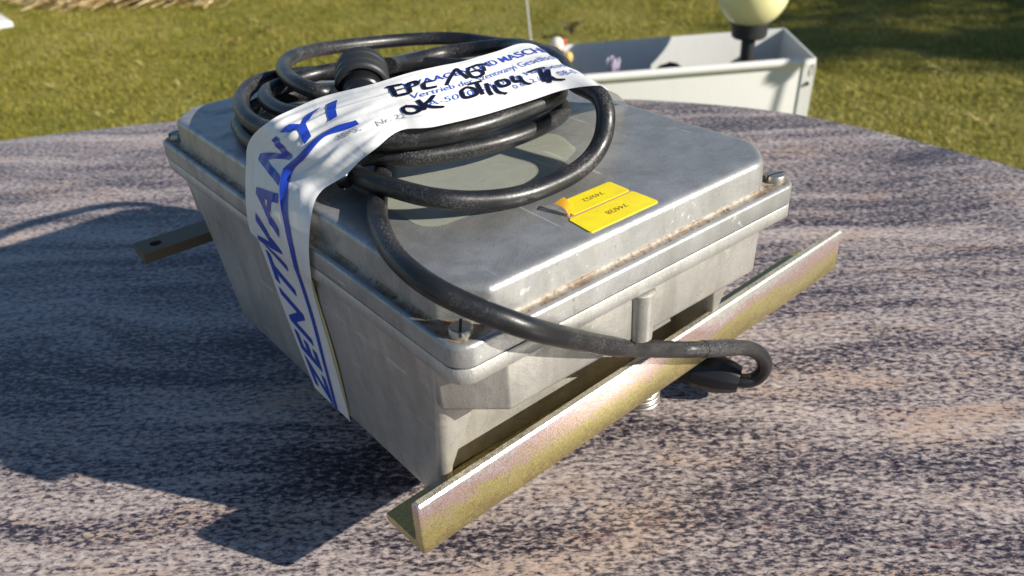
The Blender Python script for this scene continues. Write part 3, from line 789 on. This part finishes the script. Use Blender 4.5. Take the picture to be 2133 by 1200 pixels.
# narrow yellowed fold along the right edge on the wall
fs = np.linspace(.004, .098, 40); rows = []
for s_ in fs:
    w_ = .075 * math.sin(math.pi * (s_ - .004) / .094) ** .6
    a_ = tape_base(np.array([s_, s_]), np.array([.985, 1.0 + w_])); a_[:, 0] += .0002
    rows.append([tuple(a_[0]), tuple(a_[1])])
v, f = loft(rows, False, False, closed=False)
fold = simple('yellowed_film', (0.50, 0.45, 0.22), 0.4); mesh('yellowed_edge', v, f, fold, tape)

def on_tape(name, polys, mat, lift):
    """polys: mesh datablock whose x = distance along the tape, y = position across (0..1)"""
    bm = bmesh.new(); bm.from_mesh(polys); bpy.data.meshes.remove(polys)
    bm.normal_update()
    xs = [q.co.x for q in bm.verts]; ys = [q.co.y for q in bm.verts]
    for c in np.arange(math.floor(min(xs) / .0017) * .0017, max(xs), .0017):
        bmesh.ops.bisect_plane(bm, geom=bm.verts[:] + bm.edges[:] + bm.faces[:], plane_co=(c, 0, 0), plane_no=(1, 0, 0))
    for c in np.arange(math.floor(min(ys) / .0125) * .0125, max(ys), .0125):
        bmesh.ops.bisect_plane(bm, geom=bm.verts[:] + bm.edges[:] + bm.faces[:], plane_co=(0, c, 0), plane_no=(0, 1, 0))
    bm.verts.index_update()
    co = np.array([q.co[:] for q in bm.verts]); F = [tuple(q.index for q in fc.verts) for fc in bm.faces]; bm.free()
    P = tape_pt(co[:, 0], co[:, 1], lift)
    return mesh(name, P, F, mat, tape, smooth=False)
def tape_text(name, s, u0, u1, vb0, vb1, vh, mat, lift=.00034, shear=0.0, bold=0.0, space=1.0, per=None):
    me = text_obj(s, 1.0, mat, shear=shear, bold=bold, space=space)
    n = len(me.vertices); co = np.empty(n * 3); me.vertices.foreach_get('co', co); co = co.reshape(-1, 3)
    x0, x1 = co[:, 0].min(), co[:, 0].max(); cap = 0.73
    k = (co[:, 0] - x0) / (x1 - x0); uu = u0 + (u1 - u0) * k
    vb = np.interp(uu, per[0], per[1]) if per else vb0 + (vb1 - vb0) * k
    hh = np.interp(uu, per[0], per[2]) if per else vh
    vv = vb - co[:, 1] / cap * hh
    co[:, 0] = uu; co[:, 1] = vv; co[:, 2] = 0
    me.vertices.foreach_set('co', co.ravel()); me.update()
    return on_tape(name, me, mat, lift)
per = ([0, .035, .07, .10, .13, .16, .19], [.56, .565, .54, .55, .585, .50, .38], [.44, .45, .44, .41, .36, .30, .24])
tape_text('brand_lettering', 'ZENTIVANYI', -.0005, .190, 0, 0, 0, M['blue'], .00040, 0.26, 0.026, 1.22, per)
# blue rule under the lettering
ru = np.array([-.0, .02, .066, .11, .127, .157, .174, .1895]); rv = np.array([.645, .70, .80, .763, .69, .60, .55, .615])
uu = np.linspace(.0005, .1895, 170); vv = crt(np.c_[ru, rv], np.interp(uu, ru, np.arange(len(ru))))[:, 1]
rows = []
for a_, b_ in zip(uu, vv):
    q = np.linspace(b_ - .036, b_ + .036, 9); rows.append([tuple(z_) for z_ in tape_pt(np.full(9, a_), q, .00040)])
v, f = loft(rows, False, False, closed=False); mesh('blue_rule', v, f, M['blue'], tape, smooth=False)
tape_text('printed_line', 'WAAGEN UND MASCHINEN', .2150, .3230, .315, .235, .115, M['blue'], bold=0.012)
tape_text('printed_line', 'Vertrieb der Szentivanyi Gesellschaft m.b.H.', .2165, .330, .530, .40, .095, M['paleblue'])
tape_text('printed_line', 'A-5020 Salzburg, Hauptstra\u00dfe', .2225, .3150, .705, .585, .085, M['paleblue'])
tape_text('printed_line', '0 66 2 / 8    08-0, Telex', .2650, .3160, .775, .745, .080, M['paleblue'])
tape_text('printed_line', '08-0.', .1775, .1885, .70, .74, .085, M['grey'])
tape_text('printed_line', 'Nr. 22', .1960, .2115, .80, .84, .085, M['grey'])
# marker pen
STROKES = [[[0.2087, 0.188], [0.2152, 0.213]], [[0.2106, 0.188], [0.2108, 0.425]], [[0.2101, 0.312], [0.2154, 0.312]], [[0.2108, 0.425], [0.2169, 0.425]], [[0.2172, 0.225], [0.2172, 0.425]], [[0.2172, 0.225], [0.221, 0.225], [0.221, 0.3], [0.2174, 0.325]], [[0.2296, 0.3], [0.2253, 0.288], [0.2237, 0.338], [0.2237, 0.4], [0.226, 0.413], [0.2296, 0.413]], [[0.2343, 0.425], [0.2397, 0.275], [0.2453, 0.163], [0.2461, 0.275], [0.247, 0.4]], [[0.2516, 0.2], [0.2589, 0.188], [0.2653, 0.213]], [[0.2524, 0.213], [0.2499, 0.275], [0.2499, 0.388], [0.2537, 0.413], [0.2571, 0.375], [0.2562, 0.3], [0.2516, 0.288]], [[0.2616, 0.238], [0.2589, 0.35]], [[0.2142, 0.638], [0.2115, 0.675], [0.212, 0.75], [0.2154, 0.775], [0.2185, 0.738], [0.2172, 0.675], [0.2139, 0.65]], [[0.219, 0.575], [0.2201, 0.663], [0.2207, 0.75]], [[0.2267, 0.55], [0.2237, 0.625], [0.221, 0.663]], [[0.2215, 0.675], [0.2243, 0.725], [0.2292, 0.763]], [[0.2435, 0.537], [0.2397, 0.588], [0.2397, 0.688], [0.2435, 0.7], [0.2461, 0.675], [0.2457, 0.588], [0.2431, 0.537]], [[0.2448, 0.5], [0.2528, 0.5]], [[0.2495, 0.513], [0.2487, 0.613], [0.2487, 0.713]], [[0.2537, 0.562], [0.2524, 0.675], [0.2524, 0.763]], [[0.2562, 0.625], [0.2562, 0.738], [0.2585, 0.825]], [[0.2616, 0.575], [0.2589, 0.6], [0.2594, 0.675], [0.2644, 0.675], [0.2644, 0.6], [0.2612, 0.588]], [[0.2699, 0.562], [0.268, 0.663], [0.2721, 0.688]], [[0.2729, 0.6], [0.2721, 0.713], [0.2742, 0.788]], [[0.2798, 0.588], [0.2857, 0.562], [0.2908, 0.562]], [[0.2868, 0.588], [0.2835, 0.713], [0.2812, 0.812]], [[0.2832, 0.738], [0.2903, 0.625]], [[0.29, 0.625], [0.2857, 0.75], [0.2822, 0.85]], [[0.2868, 0.738], [0.2868, 0.812], [0.2903, 0.85]]]
bmv = []; bmf = []
for st in STROKES:
    a_ = np.array(st)
    if len(a_) > 2: a_ = catmull(a_, 6)
    else: a_ = np.linspace(a_[0], a_[1], 10)
    wv = .055
    d_ = np.gradient(a_ * [1, wv], axis=0); d_ /= np.linalg.norm(d_, axis=1)[:, None] + 1e-9
    nrm = np.c_[-d_[:, 1], d_[:, 0]]
    hw = .00098 * (0.85 + .3 * np.sin(np.linspace(0.3, 2.8, len(a_))))
    l_ = a_ + nrm * hw[:, None] / [1, wv]; r_ = a_ - nrm * hw[:, None] / [1, wv]
    lift = .00050
    PL, PR, PM = tape_pt(l_[:, 0], l_[:, 1], lift), tape_pt(r_[:, 0], r_[:, 1], lift), tape_pt(a_[:, 0], a_[:, 1], lift)
    o_ = len(bmv); k = len(a_)
    for i in range(k): bmv += [tuple(PL[i]), tuple(PM[i]), tuple(PR[i])]
    for i in range(k - 1):
        q = o_ + 3 * i; bmf += [(q, q+1, q+4, q+3), (q+1, q+2, q+5, q+4)]
mesh('handwriting', bmv, bmf, M['ink'], tape, smooth=False)

# ================================================================== PLANTER, LAMPS
fR, bR = np.array([1.7463, .9155]), np.array([1.9442, 1.1455])
ed = np.array([-.833, .553]); ed /= np.linalg.norm(ed)
dp = bR - fR; LEN = .80
fL, bL = fR + ed * LEN, bR + ed * (LEN + .075)
RZ = -.292
pl = thing('planter_box', (1.5, 1.3, GZ), 'white metal planter box with a globe lamp in its right end', 'planter')
def pl_ring(ins, z, grow=0.0):
    c = [tuple(fL), tuple(fR), tuple(bR), tuple(bL)]
    return poly_ring(c, 0.006, ins, 4, z)
v, f = loft([pl_ring(.030, GZ), pl_ring(0, RZ - .004), pl_ring(.0006, RZ), pl_ring(.0046, RZ), pl_ring(.0052, RZ - .004), pl_ring(.026, RZ - .16)], True, True)
fixn(mesh('box_wall', v, f, M['paint'], pl, sharp=40))
# rolled rim along the front and a corner strip with its bolt
fd = -ed; up = Vector((0, 0, 1)); fn = np.array([-.553, -.833]); fn /= np.linalg.norm(fn)
p0 = fL + fd * .01 + fn * .002; p1 = fR - fd * .035 + fn * .002
v, f = tube([(*p0, RZ - .004), (*p1, RZ - .004)], .0105, 14); mesh('rolled_rim', v, f, M['paint'], pl)
cs_ = []
for q in (fR - fd * .033, fR - fd * .0012):
    for z in (RZ - .012, GZ + .02):
        k = .030 * (RZ - z) / (RZ - GZ); w_ = q + fn * (.0035 - k); cs_.append((*w_, z))
v = []
for a_, b_ in ((0, 1), (2, 3)):
    for q in (cs_[a_], cs_[b_]): v += [q, (q[0] - fn[0] * .004, q[1] - fn[1] * .004, q[2])]
f = [(0, 2, 6, 4), (1, 5, 7, 3), (0, 4, 5, 1), (2, 3, 7, 6), (0, 1, 3, 2), (4, 6, 7, 5)]
fixn(mesh('corner_strip', v, f, M['paint'], pl, smooth=False))
bp_ = fR - fd * .0175 + fn * .0010
v, f = lathe([(0, .0), (0, .0055), (.003, .0045), (.004, .001)], (bp_[0], bp_[1], RZ - .062), (fn[0], fn[1], 0), 12); mesh('bolt', v, f, M['dark'], pl)
hb_ = fR - fd * .0085 + fn * .004
v, f = tube([(hb_[0], hb_[1], RZ - .012), (hb_[0] + fn[0]*.002, hb_[1] + fn[1]*.002, RZ - .026), (hb_[0], hb_[1], RZ - .040)], .0011, 8); mesh('hook', v, f, M['dark'], pl)
# soil, heaped towards the back
nx_, ny_ = 40, 16; sv = []
for j in range(ny_):
    for i in range(nx_):
        a_, b_ = i / (nx_ - 1), j / (ny_ - 1)
        q = (fL * (1 - a_) + fR * a_) * (1 - b_) + (bL * (1 - a_) + bR * a_) * b_
        c_ = (fL + fR + bL + bR) / 4; q = c_ + (q - c_) * .93
        h_ = .010 * math.sin(a_ * 31 + b_ * 9) + .012 * math.sin(a_ * 17 + 3) * math.cos(b_ * 8) + .05 * math.exp(-((a_ - .60) / .09) ** 2 - ((b_ - .75) / .25) ** 2)
        sv.append((*q, RZ - .115 + h_))
sf = [(j*nx_+i, j*nx_+i+1, (j+1)*nx_+i+1, (j+1)*nx_+i) for j in range(ny_-1) for i in range(nx_-1)]
mesh('soil', sv, sf, M['soil'], pl)

def globe_lamp(x, y, gz, base_z, label, rg=.0895):
    t = thing('globe_lamp', (x, y, base_z), label, 'garden lamp', 'globe lamps on black stakes')
    k_ = rg / .0895
    prof = [(-rg * math.cos(a_), max(rg * math.sin(a_), .0005)) for a_ in np.linspace(.42, math.pi - .001, 40)]
    v, f = lathe(prof, (x, y, gz), (0, 0, 1), 48); mesh('globe', v, f, M['globe'], t, sharp=80)
    zc = gz - rg * math.cos(.42)
    v, f = lathe([(h_ * k_, r_ * k_) for h_, r_ in [(-.036, .018), (-.034, .041), (-.030, .0445), (-.006, .0465), (.004, .0480), (.008, .0475), (.008, .030)]], (x, y, zc), (0, 0, 1), 40); mesh('collar', v, f, M['matt'], t)
    v, f = lathe([(0, .0155 * k_), (zc - .034 * k_ - base_z, .0185 * k_)], (x, y, base_z), (0, 0, 1), 20); mesh('stake', v, f, M['matt'], t)
globe_lamp(1.700, 1.090, -.143, RZ - .14, 'cream globe lamp on a black stake inside the white planter')
globe_lamp(2.190, .005, .238, GZ, 'small globe lamp on a tall thin stake, beyond the table end', .024)

# little ornament and a thin stake in the left part of the planter
orn = thing('ornament_bird', (1.349, 1.439, RZ - .10), 'small cream and red bird ornament at the left end of the planter', 'ornament')
ox, oy = 1.349, 1.439
orm = NT('ornament_glaze'); n_ = orm.noise(orm.geo(), 60, 3, 0.6); orm.set(Base_Color=orm.mix(n_, (0.62, 0.52, 0.40), (0.75, 0.68, 0.60)), Roughness=0.4)
def blob(c, r3, seg=18):
    v, f = lathe([(-math.cos(t), max(math.sin(t), .01)) for t in np.linspace(.02, math.pi - .02, 14)], (0, 0, 0), (0, 0, 1), seg)
    return [(c[0] + a * r3[0], c[1] + b * r3[1], c[2] + d * r3[2]) for a, b, d in v], f
mesh('head', *blob((ox, oy, -.268), (.019, .019, .021)), orm.m, orn)
mesh('body', *blob((ox + .004, oy - .003, -.315), (.022, .026, .036)), simple('dark_glaze', (0.07, 0.04, 0.03), 0.4), orn)
mesh('comb', *blob((ox + .017, oy - .012, -.262), (.006, .006, .010)), simple('red_glaze', (0.50, 0.05, 0.03), 0.4), orn)
mesh('breast', *blob((ox + .020, oy - .022, -.302), (.013, .012, .016)), simple('yellow_glaze', (0.62, 0.42, 0.12), 0.5), orn)
v, f = lathe([(0, .012), (.004, .016), (.012, .015), (.05, .006)], (ox, oy, RZ - .125), (0, 0, 1), 12); mesh('foot_peg', v, f, M['matt'], orn)
rod = mesh('plant_stake', *tube([(1.368, 1.552, RZ - .12), (1.352, 1.560, -.18), (1.325, 1.570, .02)], [.0030, .0028, .0024], 8), simple('pale_wire', (0.62, 0.62, 0.60), 0.3, 0.4), loc=(1.368, 1.552, RZ - .12))
tag(rod, 'thin pale stake standing in the left end of the white planter', 'plant stake')
fl = thing('crocus_flower', (1.452, 1.330, RZ - .10), 'small pale violet flower low inside the planter', 'flower')
vm = simple('violet_petal', (0.50, 0.45, 0.58), 0.6)
for k in range(6):
    a_ = k * math.pi / 3; c, s_ = math.cos(a_), math.sin(a_)
    rows = [[(1.452 + c * r_ - s_ * w_, 1.330 + s_ * r_ + c * w_, RZ - .060 + h_) for w_ in (-ww, 0, ww)] for r_, h_, ww in ((.003, 0, .003), (.012, .018, .009), (.016, .036, .008), (.015, .050, .002))]
    mesh('petal', *loft(rows, False, False, closed=False), vm, fl)
mesh('stem', *tube([(1.452, 1.330, RZ - .115), (1.452, 1.330, RZ - .058)], .0025, 6), simple('stem_green', (0.10, 0.16, 0.04), 0.6), fl)

# ================================================================== THINGS ON THE LAWN
slab = mesh('stone_slab', *box_vf(.30, .715, 5.34, 5.74, GZ - .01, GZ + .022), simple('pale_stone', (0.60, 0.60, 0.58), 0.7), loc=(.5, 5.4, GZ))
bevel(slab, .006)
tag(slab, 'pale stone slab lying on the lawn at the far left', 'slab')
STR = [(.941, 3.88, 'short dry straw on the lawn, first left of the coil top'), (.552, 3.836, 'dry straw on the lawn, halfway up the left edge strip'),
       (.972, 3.418, 'dry straw on the lawn, just above the far left table edge'), (.600, 3.248, 'dry straw on the lawn, close over the far left screw'),
       (1.651, 4.235, 'dry straw on the lawn between the straw heap and the coil'), (3.125, 1.24, 'dry straw on the lawn right of the planter, farther of a pair'),
       (3.092, 1.204, 'dry straw on the lawn right of the planter, nearer of a pair'), (2.724, .887, 'dry straw on the lawn near the right table edge'),
       (3.021, 2.463, 'dry straw on the lawn behind the white planter')]
strm = NT('dry_straw'); strm.set(Base_Color=(0.58, 0.47, 0.22), Roughness=0.6)
def stalk_vf(L_, w_, bend, seed):
    r0 = random.Random(seed); rows = []
    for k in range(7):
        t = k / 6 - .5; y_ = bend * (1 - 4 * t * t)
        ww = w_ * (1 - abs(t) * 1.3)
        z_ = .018 + .012 * math.sin(k + seed)
        rows.append([(t * L_, y_ - ww, z_), (t * L_, y_, z_ + ww * .6), (t * L_, y_ + ww, z_)])
    return loft(rows, False, False, closed=False)
for k, (x, y, lb) in enumerate(STR):
    v, f = stalk_vf(random.uniform(.06, .13), random.uniform(.002, .005), random.uniform(-.008, .008), k)
    o = mesh('straw_stalk', v, f, strm.m, sharp=80); o.location = (x, y, GZ); o.rotation_euler = (0, 0, R(-38) + random.uniform(-.5, .5))
    tag(o, lb, 'straw', 'straw stalks scattered on the lawn')
lfm = simple('dead_leaf', (0.30, 0.15, 0.06), 0.7)
for k, (x, y, lb) in enumerate([(1.426, 3.908, 'curled brown dead leaf on the lawn left above the coil'), (1.655, 4.009, 'curled brown dead leaf on the lawn farther from the coil')]):
    rows = []
    for i in range(7):
        t = i / 6; ww = .018 * math.sin(math.pi * min(t * 1.05, 1)) ** .7 + .0008
        rows.append([(t * .07 - .035, -ww, .022 + .006 * math.sin(5 * t)), (t * .07 - .035, 0, .017 + .008 * t), (t * .07 - .035, ww, .024 + .005 * math.cos(4 * t))])
    o = mesh('dead_leaf', *loft(rows, False, False, closed=False), lfm, sharp=80); o.location = (x, y, GZ); o.rotation_euler = (0, 0, k * 1.3)
    tag(o, lb, 'leaf', 'dead leaves on the lawn')
# heap of cut ornamental grass at the far edge
hv = []; hf = []
for k in range(420):
    cx_, cy_ = random.uniform(.72, 1.72), 0
    cx_ = .95 + random.random() * .85; cy_ = 5.72 - (cx_ - .95) * 1.02 + random.gauss(.16, .13)
    a_ = random.gauss(-.85, .55); L_ = random.uniform(.12, .38); h0 = random.uniform(0, .10) * max(0, 1 - abs(cx_ - 1.35))
    pts = [(cx_ + math.cos(a_) * L_ * t, cy_ + math.sin(a_) * L_ * t, GZ + .012 + h0 + .05 * math.sin(math.pi * t) + .01) for t in (-.5, -.15, .2, .5)]
    v, f = tube(catmull(pts, 2), random.uniform(.0020, .0045), 4, False); o_ = len(hv); hv += v; hf += [tuple(i + o_ for i in q) for q in f]
hm = NT('cut_straw'); nz = hm.noise(hm.geo(), 14, 3, 0.6); hm.set(Base_Color=hm.ramp(nz, [(0.35, (0.34, 0.18, 0.07)), (0.50, (0.60, 0.44, 0.20)), (0.65, (0.78, 0.66, 0.38))]), Roughness=0.7)
tag(mesh('straw', hv, hf, hm.m, sharp=80), 'heap of cut dry ornamental grass at the far side of the lawn', 'straw', kind='stuff')
# dead plant tuft between the table and the planter's far side
tw = thing('dead_plant', (2.62, 2.74, GZ), 'withered brown plant tuft on the lawn behind the planter', 'plant')
for k in range(16):
    a_ = random.uniform(0, 6.28); L_ = random.uniform(.04, .10)
    pts = [(2.62, 2.74, GZ), (2.62 + .3 * L_ * math.cos(a_), 2.74 + .3 * L_ * math.sin(a_), GZ + L_ * .6), (2.62 + L_ * .8 * math.cos(a_ + .3), 2.74 + L_ * .8 * math.sin(a_ + .3), GZ + L_ * .75)]
    mesh('twig', *tube(catmull(pts, 4), .0028, 5), M['bark'], tw, sharp=80)
# ================================================================== TREES BEYOND THE TABLE END (their shade falls on the far lawn)
def tree(x, y, h, label, seed):
    r0 = random.Random(seed)
    t = thing('garden_tree', (x, y, GZ), label, 'tree')
    tr = [(x + .12 * math.sin(k * .9 + seed) * k / 8, y + .12 * math.cos(k * 1.1 + seed) * k / 8, GZ + h * k / 8) for k in range(9)]
    mesh('trunk', *tube(catmull(tr, 3), np.linspace(.13, .02, 25), 10), M['bark'], t)
    lv = []; lf = []; bv = []; bf = []
    for k in range(60):
        u_ = r0.uniform(.16, .97); base = Vector((x, y, GZ + h * u_)); a_ = r0.uniform(0, 6.28); ln = (1.05 - u_) * h * .34 * r0.uniform(.6, 1.1) + .25
        tip = base + Vector((math.cos(a_) * ln, math.sin(a_) * ln, ln * r0.uniform(-.15, .25)))
        v, f = tube([base, base.lerp(tip, .5) + Vector((0, 0, .05)), tip], [.03, .018, .006], 5); o_ = len(bv); bv += v; bf += [tuple(i + o_ for i in q) for q in f]
        for m_ in range(90):
            s_ = r0.uniform(.15, 1.05); c = base.lerp(tip, s_) + Vector((r0.gauss(0, .11), r0.gauss(0, .11), r0.gauss(0, .08)))
            d = Vector((r0.gauss(0, 1), r0.gauss(0, 1), r0.gauss(0, .6))).normalized() * r0.uniform(.05, .11); e = d.cross(Vector((r0.gauss(0, 1), r0.gauss(0, 1), 1))).normalized() * .028
            o_ = len(lv); lv += [tuple(c - e), tuple(c + d), tuple(c + e), tuple(c - d * .3)]; lf.append((o_, o_ + 1, o_ + 2, o_ + 3))
    tag(mesh('limb', bv, bf, M['bark'], t), kind='stuff')
    tag(mesh('crown', lv, lf, simple('conifer_green', (0.035, 0.055, 0.018), 0.7), t, smooth=False), kind='stuff')
Tx = -SD.x / -SD.z; Ty = -SD.y / -SD.z
def shade_at(px, py, h): return px + Tx * h, py + Ty * h
for k, (px, py, h, hs, lb) in enumerate([(4.75, 1.75, 6.2, 3.4, 'tall dark conifer standing right of the lawn, nearest the table'), (5.2, 2.6, 7.0, 3.6, 'taller dark conifer at the back right of the lawn'),
                                     (3.85, .75, 5.0, 4.3, 'slim dark conifer far out to the right of the table')]):
    x_, y_ = shade_at(px, py, hs); tree(x_, y_, h, lb, 11 + k)
